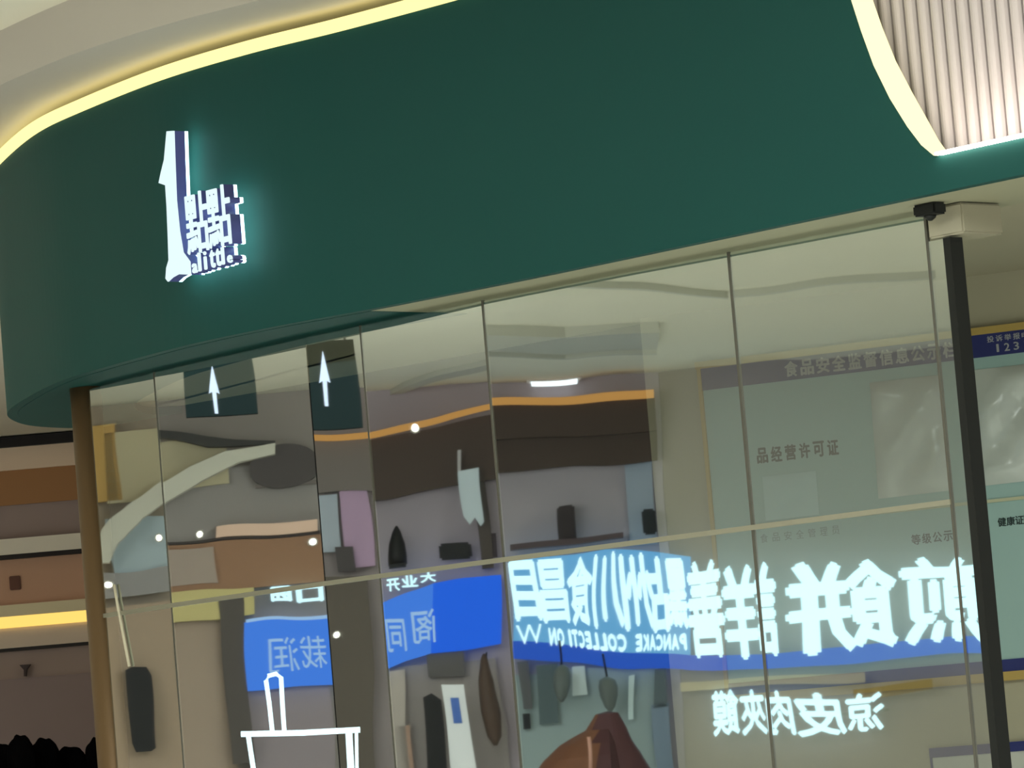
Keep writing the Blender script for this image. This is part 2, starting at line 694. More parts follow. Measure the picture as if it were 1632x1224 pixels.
# dark service wall deeper behind the mirrored panes
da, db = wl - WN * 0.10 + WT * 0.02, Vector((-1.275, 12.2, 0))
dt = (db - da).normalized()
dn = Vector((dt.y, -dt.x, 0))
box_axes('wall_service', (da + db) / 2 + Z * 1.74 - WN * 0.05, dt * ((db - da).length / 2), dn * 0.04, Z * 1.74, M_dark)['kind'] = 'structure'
# kiosk lid
lidp = [fine[i] - fn[i] * 0.34 for i in range(0, len(fine), 4)] + [Vector((2.6, 11.5, 0))]
prism('ceiling_kiosk', [Vector((p.x, p.y, Z_BOT + 0.021)) for p in lidp], Z * 0.03, M_beige)['kind'] = 'structure'

# lintel box over the black post, with a black dome sensor
lt = tA
hb = END + lt * 0.035
hdr = empty('door_header', hb + Z * (Z_BOT - 0.065), 'small beige lintel box above the black post', 'lintel')
hn = Vector((lt.y, -lt.x, 0))
if hn.y > 0:
    hn = -hn
box_axes('lintel', END + lt * 0.004 - hn * 0.06 + Z * (Z_BOT - 0.034), lt * 0.048, hn * 0.065, Z * 0.032, M_beige, hdr, bevel=0.004)
sens = empty('ceiling_sensor', END + hn * 0.04 + Z * (Z_BOT - 0.03), 'small black sensor under the fascia edge above the lintel', 'sensor')
box_axes('housing', END + hn * 0.055 + Z * (Z_BOT - 0.013), lt * 0.03, hn * 0.02, Z * 0.012, M_black, sens, bevel=0.004)
lathe('lens', END + hn * 0.055 + Z * (Z_BOT - 0.036), [(0.004, 0), (0.012, 0.006), (0.014, 0.012)], M_black, sens, seg=12)

# ---------------------------------------------------------------- notice board on the beige wall
M_navy = mat('navy_print', (38, 44, 100), rough=0.5, gain=1.1)
M_yel = mat('yellow_edge', (180, 152, 85), rough=0.5, gain=1.0)
M_board = mat('pale_green_board', (156, 184, 180), rough=0.5, gain=1.0)
M_paper = mat('grey_print', (205, 205, 205), rough=0.6, gain=1.0)
M_ink = mat('dark_print', (60, 75, 72), rough=0.6)
M_sheet = mat('sheet_white', (205, 205, 195), rough=0.6, gain=1.0)
M_sheetb = mat('sheet_bluish', (175, 200, 200), rough=0.5)
M_plastic = mat('plastic_pocket', (195, 200, 195), rough=0.15, spec=0.8)
WSC = 10.2 / F_PX * 1.1

board = empty('notice_board', wall_px(1135, 1075), 'pale green notice board with navy title strip and yellow edge on beige wall', 'notice board')


def wbox(name, pxs, off0, off1, mt, parent, bevel=0.0):
    """flat solid on the beige wall from four pixel corners"""
    pts = [wall_px(x, y, off0) for x, y in pxs]
    return prism(name, pts, WN * (off1 - off0), mt, parent)


def wrect(name, x0, x1, y0, y1, xref, off0, off1, mt, parent):
    """upright rectangle on the wall: heights measured in column xref"""
    zt_, zb_ = wall_px(xref, y0, off0).z, wall_px(xref, y1, off0).z
    pa, pb = wall_px(x0, (y0 + y1) / 2, off0), wall_px(x1, (y0 + y1) / 2, off0)
    pts = [Vector((pa.x, pa.y, zb_)), Vector((pb.x, pb.y, zb_)), Vector((pb.x, pb.y, zt_)), Vector((pa.x, pa.y, zt_))]
    return prism(name, pts, WN * (off1 - off0), mt, parent)


# board outline in wall coordinates, from the photographed top left corner
bl = wall_px(1118, 588, 0.01)
b_top = bl.z
b_bot = wall_px(1608, 1070, 0.01).z
b_x0 = (bl - WP).dot(WT)
b_x1 = b_x0 + 1.15


def wuv(u0, u1, z0, z1, off0, off1, name, mt, parent):
    c = WP + WT * ((u0 + u1) / 2) + WN * ((off0 + off1) / 2) + Z * ((z0 + z1) / 2)
    return box_axes(name, c, WT * ((u1 - u0) / 2), WN * ((off1 - off0) / 2), Z * ((z1 - z0) / 2), mt, parent)


wuv(b_x0, b_x1, b_bot, b_top, 0.001, 0.012, 'panel', M_board, board)
fr = 0.014
wuv(b_x0 - fr, b_x1 + fr, b_top, b_top + fr * 1.3, 0.001, 0.02, 'edge', M_yel, board)
wuv(b_x0 - fr * 0.7, b_x0, b_bot, b_top, 0.001, 0.02, 'edge', M_yel, board)
wuv(b_x0 - fr, b_x1 + fr, b_bot - fr * 1.6, b_bot, 0.001, 0.02, 'edge', M_yel, board)
hh = 0.056
wuv(b_x0, b_x1, b_top - hh, b_top, 0.012, 0.016, 'title_strip', M_navy, board)
wuv(b_x0, b_x1, b_bot, b_bot + 0.030, 0.012, 0.016, 'foot_strip', M_navy, board)


def u_px(x, y):
    return (wall_px(x, y, 0.016) - WP).dot(WT)


title = '食品安全监督信息公示栏'
for i, ch in enumerate(title):
    xa = 1250 + i * 25.3
    ya = 588 - i * 2.6
    u = u_px(xa + 11, ya)
    c = WP + WT * u + WN * 0.016 + Z * (b_top - hh * 0.5)
    glyph('character', ch, c, WT, Z, 0.036, 0.040, 0.0015, WN, M_paper, board, 0.028)
for i, ch in enumerate('投诉举报电话'):
    u = u_px(1578 + i * 14, 535)
    glyph('character', ch, WP + WT * u + WN * 0.016 + Z * (b_top - 0.014), WT, Z, 0.018, 0.016, 0.0012, WN, M_paper, board, 0.012)
for i, ch in enumerate('12315'):
    u = u_px(1590 + i * 15, 553)
    glyph('numeral', ch, WP + WT * u + WN * 0.016 + Z * (b_top - 0.038), WT, Z, 0.014 if ch != '1' else 0.006, 0.020, 0.0012, WN, M_paper, board, 0.015)
for i, ch in enumerate('品经营许可证'):
    p = wall_px(1215 + i * 22.5, 726 - i * 2.6, 0.012)
    glyph('character', ch, p, WT, Z, 0.030, 0.040, 0.0012, WN, M_ink, board, 0.03)
# pale pocket columns and the sheets tucked behind
pd = empty('licence_sheet', wall_px(1455, 800, 0.013), 'crumpled pale sheet in a glossy plastic pocket on the notice board', 'sheet')


def crumple(name, x0, x1, y0, y1, amp, mt, parent, seed=0.0):
    nx, ny = 10, 12
    v, f = [], []
    for j in range(ny + 1):
        for i in range(nx + 1):
            fx, fy = i / nx, j / ny
            p = wall_px(x0 + (x1 - x0) * fx + (fy * (y1 - y0)) * 0.075, y0 + (y1 - y0) * fy - (x1 - x0) * fx * 0.115, 0.0135)
            h = amp * (abs(math.sin(4.2 * fx + 5.1 * fy + seed)) * 0.7 + 0.3 * abs(math.cos(6.0 * fy - 4.2 * fx + seed)))
            if i in (0, nx) or j in (0, ny):
                h = 0
            v.append(p + WN * h)
    for j in range(ny):
        for i in range(nx):
            a = j * (nx + 1) + i
            f.append([a, a + 1, a + nx + 2, a + nx + 1])
    nn = len(v)
    v += [q - WN * 0.001 for q in v]
    f += [[q + nn for q in reversed(g)] for g in list(f)]
    return pydata(name, v, f, mt, parent, True)


crumple('sheet', 1386, 1500, 610, 795, 0.022, M_plastic, pd, 0.4)
pd2 = empty('licence_sheet', wall_px(1600, 790, 0.013), 'white glossy sheet in a pocket beside the black post on the notice board', 'sheet')
crumple('sheet', 1550, 1680, 590, 775, 0.024, M_plastic, pd2, 2.0)
pd3 = empty('licence_sheet', wall_px(1260, 800, 0.013), 'pale bluish sheet below the licence lettering on the notice board', 'sheet')
crumple('sheet', 1215, 1300, 760, 830, 0.004, M_sheetb, pd3, 1.0)
# divider rail between the two rows of pockets and the printed lines below it
zr = wall_px(1350, 823).z
wuv(u_px(1195, 840), b_x1 - 0.02, zr - 0.004, zr + 0.004, 0.012, 0.017, 'divider', mat('divider_rail', (190, 190, 160)), board)
for i, ch in enumerate('食品安全管理员'):
    p = wall_px(1218 + i * 19, 858 - i * 2.2, 0.012)
    glyph('character', ch, p, WT, Z, 0.020, 0.022, 0.0012, WN, mat('faint_print', (120, 145, 140)), board, 0.0)
for i, ch in enumerate('等级公示'):
    p = wall_px(1460 + i * 17, 860 - i * 2.0, 0.012)
    glyph('character', ch, p, WT, Z, 0.024, 0.026, 0.0012, WN, M_ink, board, 0.02)
for i, ch in enumerate('健康证明'):
    p = wall_px(1597 + i * 14, 832 - i * 1.6, 0.012)
    glyph('character', ch, p, WT, Z, 0.022, 0.022, 0.0012, WN, M_ink, board, 0.02)

# second board, lower on the wall
lb = empty('notice_board', wall_px(1490, 1260), 'pale notice board with thin navy strip hung below the large board', 'notice board')
q = wall_px(1482, 1199, 0.01)
u0 = (q - WP).dot(WT)
wuv(u0, u0 + 0.8, q.z - 0.6, q.z + 0.008, 0.001, 0.012, 'panel', mat('pale_grey_board', (190, 190, 180)), lb)
wuv(u0, u0 + 0.8, q.z - 0.014, q.z + 0.010, 0.012, 0.016, 'title_strip', M_navy, lb)
wuv(u0, u0 + 0.006, q.z - 0.6, q.z - 0.014, 0.012, 0.015, 'edge', M_navy, lb)

# ---------------------------------------------------------------- neon frame behind the curved glass
Ma, Mb = facet_of('D')
nt_ = (Mb - Ma).normalized()
nn_ = Vector((nt_.y, -nt_.x, 0))
if nn_.y > 0:
    nn_ = -nn_
NP = (Ma + Mb) / 2 - nn_ * 0.25
M_neon = emit('neon_white', (0.75, 0.92, 1.0), 2.6)
neon = empty('neon_sign', px_plane(480, 1300, NP, Vector((0, -1, 0))), 'white neon outline of a cup with straw standing behind the glass', 'neon sign')


def npx(x, y):
    return px_plane(x, y, NP, Vector((0, -1, 0)))


tube('rim_tube', [npx(384, 1170), npx(480, 1168), npx(574, 1163)], 0.0075, M_neon, neon)
tube('side_tube', [npx(396, 1174), npx(406, 1240), npx(424, 1330)], 0.0065, M_neon, neon)
tube('side_tube', [npx(556, 1168), npx(560, 1240), npx(552, 1330)], 0.009, M_neon, neon)
tube('side_tube', [npx(568, 1168), npx(569, 1240), npx(562, 1330)], 0.0045, M_neon, neon)
tube('base_tube', [npx(424, 1330), npx(552, 1330)], 0.0065, M_neon, neon)
tube('straw_tube', [npx(434, 1166), npx(429, 1120), npx(424, 1085), npx(428, 1077), npx(440, 1074), npx(448, 1080), npx(450, 1120), npx(453, 1165)], 0.006, M_neon, neon)
tube('stand', [npx(480, 1330), npx(484, 1400), Vector((npx(484, 1400).x, npx(484, 1400).y, 0.0))], 0.008, M_black, neon)

# ---------------------------------------------------------------- far side of the mall seen past the left end (direct view)
YB = 22.6
PB = Vector((0, YB, 0))
NB = Vector((0, -1, 0))


def bband(i, y0, y1, rgb, depth, mt=None, gain=1.5):
    a = px_plane(70, y0, PB, NB)
    b = px_plane(70, y1, PB, NB)
    zc = (a.z + b.z) / 2
    hh_ = abs(a.z - b.z) / 2
    o = box_axes('trim_%d' % i, Vector((-2.5, YB - depth / 2 + 0.2, zc)), Vector((4.0, 0, 0)), Vector((0, depth / 2 + 0.2, 0)), Vector((0, 0, hh_)),
                 mt or mat('gallery_band_%d' % i, rgb, gain=gain, noise=0.03, scale=1.0), None)
    o['kind'] = 'structure'
    return o


bands = [(694, 710, (22, 18, 18), 0.10), (710, 746, (205, 180, 155), 0.05), (746, 801, (146, 104, 66), 0.02), (801, 856, (140, 122, 116), 0.0),
         (856, 881, (205, 195, 178), 0.12), (881, 888, (35, 28, 26), 0.10), (888, 961, (178, 138, 112), 0.04), (961, 979, (200, 185, 150), 0.12),
         (979, 997, None, 0.08), (997, 1029, (182, 165, 148), 0.06), (1029, 1034, (40, 35, 32), 0.05), (1034, 1078, (142, 122, 112), 0.0), (1078, 1232, (128, 110, 106), 0.02)]
for j, (y0, y1, rgb, dep) in enumerate(bands):
    bband(3 + j, y0, y1, rgb or (255, 220, 120), dep, emit('gallery_led', (1.0, 0.66, 0.16), 1.15) if rgb is None else None)
box_axes('wall_far', Vector((-2.5, YB + 0.55, 1.74)), Vector((9.0, 0, 0)), Vector((0, 0.12, 0)), Vector((0, 0, 1.74)), mat('far_wall', (128, 110, 106), gain=1.3))['kind'] = 'structure'




def bpx(x, y, off=0.1):
    return px_plane(x, y, PB - Vector((0, off, 0)), NB)


pl = empty('wall_plaque', bpx(24, 940), 'small brown plaque on the pink band of the far gallery', 'plaque')
box_axes('plate', bpx(24, 929, 0.05), Vector((0.03, 0, 0)), Vector((0, 0.012, 0)), Vector((0, 0, 0.038)), mat('plaque_brown', (115, 75, 60)), pl, bevel=0.004)
cm = empty('wall_bracket', bpx(41, 1072), 'small dark wedge bracket under the far gallery rail', 'bracket')
prism('wedge', [bpx(33, 1060, 0.02), bpx(50, 1059, 0.02), bpx(44, 1068, 0.02), bpx(43, 1078, 0.02), bpx(40, 1078, 0.02), bpx(40, 1068, 0.02)], Vector((0, -0.06, 0)), mat('bracket_dark', (70, 55, 52)), cm)

# dark clipped shrubs on a yellow-edged planter in front of that wall
M_leaf = mat('shrub_dark', (12, 11, 12), rough=0.9, spec=0.0, noise=0.2, scale=30)
import random
random.seed(4)


def shrub(x, y, rx_px, ry_px, label, yd=20.0):
    P = Vector((0, yd, 0))
    c = px_plane(x, y + ry_px, P, NB)
    sc = yd / F_PX
    root = empty('clipped_shrub', Vector((c.x, c.y, EYE - 0.01)), label, 'shrub', 'dark shrubs in the far planter')
    bm = bmesh.new()
    bmesh.ops.create_icosphere(bm, subdivisions=4, radius=1.0)
    for v in bm.verts:
        d = v.co.normalized()
        k = 1 + 0.035 * math.sin(9 * d.x + 4 * d.z) + random.uniform(-0.02, 0.02)
        v.co = Vector((d.x * rx_px * sc * k, d.y * rx_px * sc * k, d.z * ry_px * sc * k)) + c
        v.co.z = max(v.co.z, EYE - 0.008)      # cut flat where it sits in the planter
    me = bpy.data.meshes.new('foliage')
    bm.to_mesh(me)
    bm.free()
    link('foliage', me, M_leaf, root)
    tube('stem', [c, Vector((c.x, c.y, EYE - 0.008))], 0.008, M_leaf, root)


shrub(34, 1171, 23, 40, 'black rounded shrub, tallest of the far planter')
shrub(72, 1176, 26, 40, 'broad black shrub next to the tallest one in the far planter', 20.2)
shrub(112, 1190, 32, 36, 'low flat black shrub between two taller ones in the far planter', 20.4)
shrub(157, 1175, 22, 40, 'black rounded shrub beside the bronze post in the far planter', 20.1)
shrub(4, 1185, 24, 40, 'low black shrub at the open end of the far planter', 20.2)
plr = empty('planter_box', (-2.6, 20.0, 0), 'long planter with yellow edge under dark shrubs in the far gallery', 'planter')
box_axes('box', Vector((-2.6, 20.15, (EYE - 0.01) / 2)), Vector((1.2, 0, 0)), Vector((0, 0.32, 0)), Vector((0, 0, (EYE - 0.01) / 2)), mat('planter_dark', (40, 36, 34)), plr)
box_axes('edge', Vector((-2.6, 19.82, EYE - 0.02)), Vector((1.2, 0, 0)), Vector((0, 0.012, 0)), Vector((0, 0, 0.02)), mat('planter_yellow', (215, 180, 60)), plr)

# ---------------------------------------------------------------- the mall opposite, which the glass mirrors
RC = 2.0          # the half-mirrored glass returns half of the light


class Opp:
    """shopfront plane that one plane of the glass looks at"""

    def __init__(self, k, L, xc):
        a, b = facet_of(k)
        self.a = a
        t = (b - a).normalized()
        self.mn = Vector((t.y, -t.x, 0))
        if self.mn.y > 0:
            self.mn = -self.mn
        d = ray(xc, 800)
        h = hit(CAM, d, a, self.mn)
        r = (d - self.mn * 2 * d.dot(self.mn))
        r = Vector((r.x, r.y, 0)).normalized()
        self.r = r
        self.n = -r                                   # faces the kiosk
        self.p = Vector((h.x, h.y, 0)) + r * L
        self.right = Vector((-self.n.y, self.n.x, 0))   # reading direction for someone facing the front
        self.D = (h - CAM).length + L

    def at(self, x, y, off=0.0):
        d = ray(x, y)
        h = hit(CAM, d, self.a, self.mn)
        r = d - self.mn * 2 * d.dot(self.mn)
        return hit(h, r, self.p + self.n * off, self.n)

    def ceil(self, x, y, z=Z_CEIL):
        d = ray(x, y)
        h = hit(CAM, d, self.a, self.mn)
        r = d - self.mn * 2 * d.dot(self.mn)
        return hit(h, r, Vector((0, 0, z)), Z)

    def sc(self, off=0.0):
        return (self.D - off) / F_PX

    def box(self, name, cx, cy, wd, ht, mt, parent=None, off=0.0, depth=0.04, tilt=0.0, bevel=0.0):
        c = self.at(cx, cy, off) + self.n * depth / 2
        s = self.sc(off)
        ti = math.radians(tilt)
        ax = (self.right * math.cos(ti) + Z * math.sin(ti)) * (wd * s / 2)
        az = (-self.right * math.sin(ti) + Z * math.cos(ti)) * (ht * s / 2)
        return box_axes(name, c, ax, self.n * depth / 2, az, mt, parent, bevel)

    def poly(self, name, pts, mt, parent=None, off=0.0, depth=0.04):
        return prism(name, [self.at(x, y, off) for x, y in pts], self.n * depth, mt, parent)

    def char(self, name, ch, x0, x1, y0, y1, mt, parent, off=0.05, depth=0.03, bold=0.03):
        cx, cy = (x0 + x1) / 2, (y0 + y1) / 2
        s = self.sc(off)
        return glyph(name, ch, self.at(cx, cy, off), self.right, Z, (x1 - x0) * s, (y1 - y0) * s, depth, self.n, mt, parent, bold)

    def thing(self, name, cx, cy, label, cat, off=0.0, group=None):
        return empty(name, self.at(cx, cy, off), label, cat, group)

    def struct(self, name, *a, **k):
        o = self.box(name, *a, **k)
        o['kind'] = 'structure'
        return o


OA = Opp('A', 12.5, 900)
OB = Opp('B', 12.0, 690)
OC = Opp('C', 11.5, 545)
OD = Opp('D', 11.0, 375)
OE = Opp('E', 10.5, 200)


def rm(name, rgb, gain=RC, **k):
    return mat('opposite_' + name, rgb, gain=gain, **k)


ti = [21]


def trim(O, *a, **k):
    ti[0] += 1
    return O.struct('trim_%d' % ti[0], *a, **k)


# back walls of the opposite fronts
for nm, O, x0, x1, rgb in (('wall_opposite_a', OA, 640, 1060, (128, 120, 124)), ('wall_opposite_b', OB, 560, 830, (122, 112, 116)),
                           ('wall_opposite_c', OC, 470, 640, (110, 100, 98)), ('wall_opposite_d', OD, 225, 540, (112, 104, 98)), ('wall_opposite_e', OE, 100, 290, (120, 108, 94))):
    s_ = O.sc()
    a = O.at((x0 + x1) / 2, 800, -0.12)
    c = Vector((a.x, a.y, Z_CEIL / 2))
    box_axes(nm, c, O.right * ((x1 - x0) / 2 * s_), O.n * 0.05, Z * (Z_CEIL / 2), rm(nm, rgb, noise=0.04, scale=1.2))['kind'] = 'structure'
s_ = OA.sc()
a = OA.at(1330, 800, -0.12)
box_axes('wall_opposite_dark', Vector((a.x, a.y, Z_CEIL / 2)), OA.right * (270 * s_), OA.n * 0.05, Z * (Z_CEIL / 2), rm('mall_wall', (112, 104, 98), noise=0.04, scale=1.0))['kind'] = 'structure'

# continuous wall behind those fronts, from the dark end round to the far gallery
_bw = [OA.at(1900, 800, -0.7), OA.at(1300, 800, -0.7)] + [O_.p - O_.n * 0.7 for O_ in (OA, OB, OC, OD, OE)] + [Vector((-7.0, 22.7, 0))]
for i_, (p_, q_) in enumerate(zip(_bw, _bw[1:])):
    p_, q_ = Vector((p_.x, p_.y, 0)), Vector((q_.x, q_.y, 0))
    t_ = (q_ - p_).normalized()
    box_axes('wall_mall_%d' % (i_ + 1), (p_ + q_) / 2 + Z * Z_CEIL / 2, t_ * ((q_ - p_).length / 2 + 0.04), Vector((t_.y, -t_.x, 0)) * 0.05, Z * (Z_CEIL / 2), rm('mall_wall', (112, 104, 98), noise=0.04, scale=1.0))['kind'] = 'structure'

M_gold = emit('gold_cove', (1.0, 0.50, 0.14), 0.85)
M_brown1 = M_brown2 = rm('bulkhead', (50, 38, 32))
M_blk = rm('black', (20, 17, 19), gain=1.0)
M_white_letter = emit('white_letter', (0.62, 0.90, 1.0), 2.5)
M_blue = emit('blue_panel', (0.018, 0.13, 0.80), 1.7)
M_bluep = emit('blue_panel_pale', (0.06, 0.22, 0.82), 1.7)
M_bluel = emit('blue_letter', (0.40, 0.62, 0.95), 1.5)
M_bulb = emit('downlight', (1.0, 0.95, 0.82), 8.0)

# -- front A: brown bulkhead under a gold cove, then the wall, then the long lettered sign
trim(OA, 905, 637, 262, 13, M_gold, off=0.10, depth=0.05, tilt=0.5)
trim(OA, 905, 671, 268, 56, M_brown1, off=0.0, depth=0.12)
trim(OA, 910, 722, 268, 48, M_brown2, off=0.0, depth=0.06)
trim(OA, 1018, 800, 46, 150, rm('blue_grey', (120, 128, 140)), off=-0.06, depth=0.03)
trim(OA, 905, 865, 170, 9, rm('ledge', (60, 48, 50)), off=0.02, depth=0.12)
t_ = OA.thing('menu_pillar', 901, 866, 'dark upright panel standing on the ledge above the lettered sign', 'panel')
OA.box('panel', 900, 836, 25, 58, rm('menu_dark', (34, 26, 28)), t_, off=0.02, depth=0.05, bevel=0.01)
OA.box('foot', 903, 866, 40, 6, M_blk, t_, off=0.02, depth=0.08)
t_ = OA.thing('wall_speaker', 1033, 855, 'black box speaker high on the opposite wall beside the brown bulkhead', 'speaker')
OA.box('cabinet', 1033, 836, 24, 42, rm('speaker', (22, 28, 34), gain=1.0), t_, off=0.0, depth=0.12, bevel=0.012)
OA.box('bracket', 1033, 834, 8, 10, M_blk, t_, off=-0.05, depth=0.05)

sg = OA.thing('shop_sign', 1190, 1060, 'long white lettered shop sign with blue lower band, mirrored in the glass', 'sign', 0.1)


def interp(tab, x):
    for (x0, y0), (x1, y1) in zip(tab, tab[1:]):
        if x0 <= x <= x1:
            return y0 + (y1 - y0) * (x - x0) / (x1 - x0)
    return tab[0][1] if x < tab[0][0] else tab[-1][1]


T_top = [(820, 893), (960, 884), (1040, 890), (1100, 895), (1180, 910), (1270, 905), (1440, 893), (1565, 885)]
T_low = [(820, 993), (960, 1000), (1092, 1008)]
T_lowR = [(1092, 1045), (1160, 1052), (1230, 1048), (1300, 1045), (1430, 1032), (1565, 1022)]
T_base = [(820, 1051), (960, 1060), (1100, 1074), (1220, 1071), (1400, 1056), (1565, 1040)]
xs = [822, 890, 960, 1030, 1100]
OA.poly('back_panel', [(x, interp(T_top, x) - 4) for x in xs] + [(x, interp(T_base, x) - 20) for x in reversed(xs)], emit('sign_back_blue', (0.16, 0.46, 0.80), 1.5), sg, off=0.0, depth=0.04)
xs = [822, 960, 1100, 1220, 1400, 1560]
OA.poly('band', [(x, interp(T_base, x) - (26 if x < 1110 else 26)) for x in xs] + [(x, interp(T_base, x)) for x in reversed(xs)], emit('sign_band_blue', (0.03, 0.12, 0.66), 1.35), sg, off=0.0, depth=0.06)
for ch, x0, x1 in (('目', 822, 858), ('昌', 862, 902), ('食', 906, 946), ('川', 950, 986), ('州', 990, 1036), ('點', 1034, 1092)):
    xm = (x0 + x1) / 2
    OA.char('character', ch, x0 - 2, x1 + 2, interp(T_top, xm), interp(T_low, xm), M_white_letter, sg, bold=0.032)
for ch, x0, x1 in (('善', 1097, 1152), ('詳', 1156, 1238), ('餅', 1256, 1432), ('煎', 1442, 1566)):
    xm = (x0 + x1) / 2
    OA.char('character', ch, x0 - 3, x1 + 3, interp(T_top, xm) - 3, interp(T_lowR, xm) + 3, M_white_letter, sg, bold=0.03)
word = 'PANCAKE COLLECTION'
for i, ch in enumerate(word):
    if ch == ' ':
        continue
    x1 = 1094 - i * 12.4
    x0 = x1 - (11.4 if ch != 'I' else 5)
    xm = (x0 + x1) / 2
    OA.char('letter', ch, x0, x1, 1003 + (xm - 870) * 0.035, 1032 + (xm - 870) * 0.035, M_white_letter, sg, bold=0.06)
OA.char('letter', 'W', 826, 862, 1000, 1030, M_white_letter, sg, bold=0.0)

sg2 = OA.thing('shop_sign', 1275, 1170, 'smaller sign of five separate white characters under the blue band', 'sign', 0.1)
for ch, x0, x1, y0, y1 in (('涼', 1340, 1412, 1100, 1162), ('皮', 1264, 1338, 1104, 1170), ('肉', 1218, 1262, 1106, 1172), ('夾', 1180, 1216, 1106, 1174), ('饃', 1134, 1178, 1106, 1174)):
    OA.char('character', ch, x0, x1, y0, y1, M_white_letter, sg2, bold=0.03)
OA.box('rail', 1275, 1138, 290, 4, rm('rail', (90, 88, 80)), sg2, off=0.0, depth=0.02)
trim(OA, 1230, 1090, 290, 14, rm('cream_ledge', (150, 140, 120)), off=0.0, depth=0.05)
trim(OA, 1420, 1098, 130, 16, rm('brown_ledge', (95, 75, 45)), off=0.02, depth=0.05)

# shop interior under the sign
trim(OA, 945, 1160, 240, 190, rm('teal_grey', (118, 130, 130)), off=-0.05, depth=0.03)
for cx, cy, wd, ht, rgb in ((837, 1090, 14, 70, (70, 70, 72)), (872, 1105, 32, 92, (66, 78, 80)), (838, 1146, 12, 26, (20, 22, 26)), (1058, 1100, 18, 60, (70, 80, 84)), (1064, 1180, 24, 110, (95, 108, 122)), (1010, 1110, 10, 70, (165, 180, 180)), (920, 1085, 22, 44, (170, 200, 205))):
    trim(OA, cx, cy, wd, ht, rm('strip_%d' % cx, rgb), off=0.0, depth=0.03)
for cx, cy, rx, ry, lab in ((893, 1088, 14, 28, 'slim grey pendant lamp hanging under the blue band by a pale strip'), (968, 1104, 17, 28, 'rounder grey pendant lamp hanging under the blue band above the maroon parasol')):
    t_ = OA.thing('pendant_lamp', cx, cy - ry, lab, 'lamp', 0.2, 'grey pendant lamps')
    c = OA.at(cx, cy, 0.2)
    s_ = OA.sc(0.2)
    lathe('shade', c, [(0.15 * rx * s_, -ry * s_), (0.6 * rx * s_, -ry * s_ * 0.7), (0.95 * rx * s_, -ry * s_ * 0.1), (rx * s_, ry * s_ * 0.4), (0.8 * rx * s_, ry * s_ * 0.8), (0.2 * rx * s_, ry * s_)], rm('lamp_grey', (78, 84, 82)), t_)
    tube('cord', [c + Z * ry * s_, c + Z * (ry * s_ + 0.12)], 0.006, M_blk, t_)

# maroon parasol in front of it
ps = OA.thing('parasol', 962, 1330, 'maroon and brown peaked parasol on a pole in front of the shop interior', 'parasol', 1.2)
off = 1.2
apex = OA.at(964, 1131, off)
s_ = OA.sc(off)
v, f = [apex], []
segs = 28
prof_p = [(20, 22, 4), (36, 38, 28), (74, 48, 49), (100, 62, 69), (122, 74, 95), (140, 84, 122)]
for wl_, wr_, drop in prof_p:
    for q in range(segs):
        an = 2 * math.pi * q / segs
        side = wl_ if math.cos(an) > 0 else wr_
        rr = side * s_ * (1 + 0.025 * math.cos(7 * an))
        v.append(apex + OA.right * math.cos(an) * rr + OA.n * math.sin(an) * 70 * s_ * side / 120 - Z * drop * s_)
for q in range(segs):
    f.append([0, 1 + q, 1 + (q + 1) % segs])
for ring in range(len(prof_p) - 1):
    for q in range(segs):
        a0 = 1 + ring * segs
        f.append([a0 + q, a0 + (q + 1) % segs, a0 + segs + (q + 1) % segs, a0 + segs + q])
po = pydata('canopy', v, f, [rm('parasol_brown', (92, 58, 40)), rm('parasol_maroon', (62, 36, 38))], ps)
for p in po.data.polygons:
    p.material_index = 0 if (p.center - OA.at(945, 1180, off)).dot(OA.right) > 0 else 1
tube('pole', [apex - Z * 0.02, Vector((apex.x, apex.y, 0.0))], 0.02, rm('pole', (120, 100, 90)), ps)
tube('piping', [OA.at(x, y, off + 0.30) for x, y in ((934, 1172), (936, 1190), (939, 1230))], 0.008, rm('piping', (160, 120, 105)), ps)

# ceiling details above front A
for x, y, ww, hh_ in ((885, 602, 74, 0.06),):
    c = OA.ceil(x, y)
    lp_ = empty('ceiling_lamp', c, 'slim white linear lamp on the opposite ceiling above the gold cove', 'lamp')
    box_axes('diffuser', c - Z * 0.015, OA.right * (ww / 2 * 20 / F_PX), OA.n * 0.06, Z * 0.012, emit('tube_lamp', (0.9, 0.95, 1.0), 3.0), lp_)
    box_axes('housing', c - Z * 0.004, OA.right * (ww / 2 * 20 / F_PX + 0.02), OA.n * 0.08, Z * 0.005, M_ring, lp_)


def ceiling_strip(O, pts, wd, drop, mt):
    """shallow step of the ceiling following pixel points"""
    ti[0] += 1
    P = [O.ceil(x, y, Z_CEIL - drop) for x, y in pts]
    v, f = [], []
    for p in P:
        for dz in (0, drop):
            for q in (0, wd):
                v.append(p + O.n * q + Z * dz)
    n = len(P)
    for i in range(n - 1):
        for a_, b_ in ((0, 1), (1, 3), (3, 2), (2, 0)):
            f.append([i * 4 + a_, i * 4 + b_, i * 4 + 4 + b_, i * 4 + 4 + a_])
    f += [[0, 2, 3, 1], [n * 4 - 4 + k_ for k_ in (1, 3, 2, 0)]]
    o = pydata('trim_%d' % ti[0], v, f, mt)
    o['kind'] = 'structure'


M_step = rm('ceiling_step', (160, 158, 148), gain=1.6)
ceiling_strip(OA, [(780, 560), (900, 564), (1040, 558)], 0.9, 0.05, M_step)
ceiling_strip(OA, [(780, 566), (900, 570), (1040, 564)], 0.05, 0.07, M_step)
ceiling_strip(OA, [(850, 458), (1000, 464), (1165, 476)], 0.06, 0.03, M_step)
ceiling_strip(OA, [(1170, 474), (1320, 458), (1490, 442)], 0.06, 0.03, M_step)


ceiling_strip(OB, [(592, 652), (640, 628), (690, 610), (784, 588)], 0.35, 0.03, M_step)


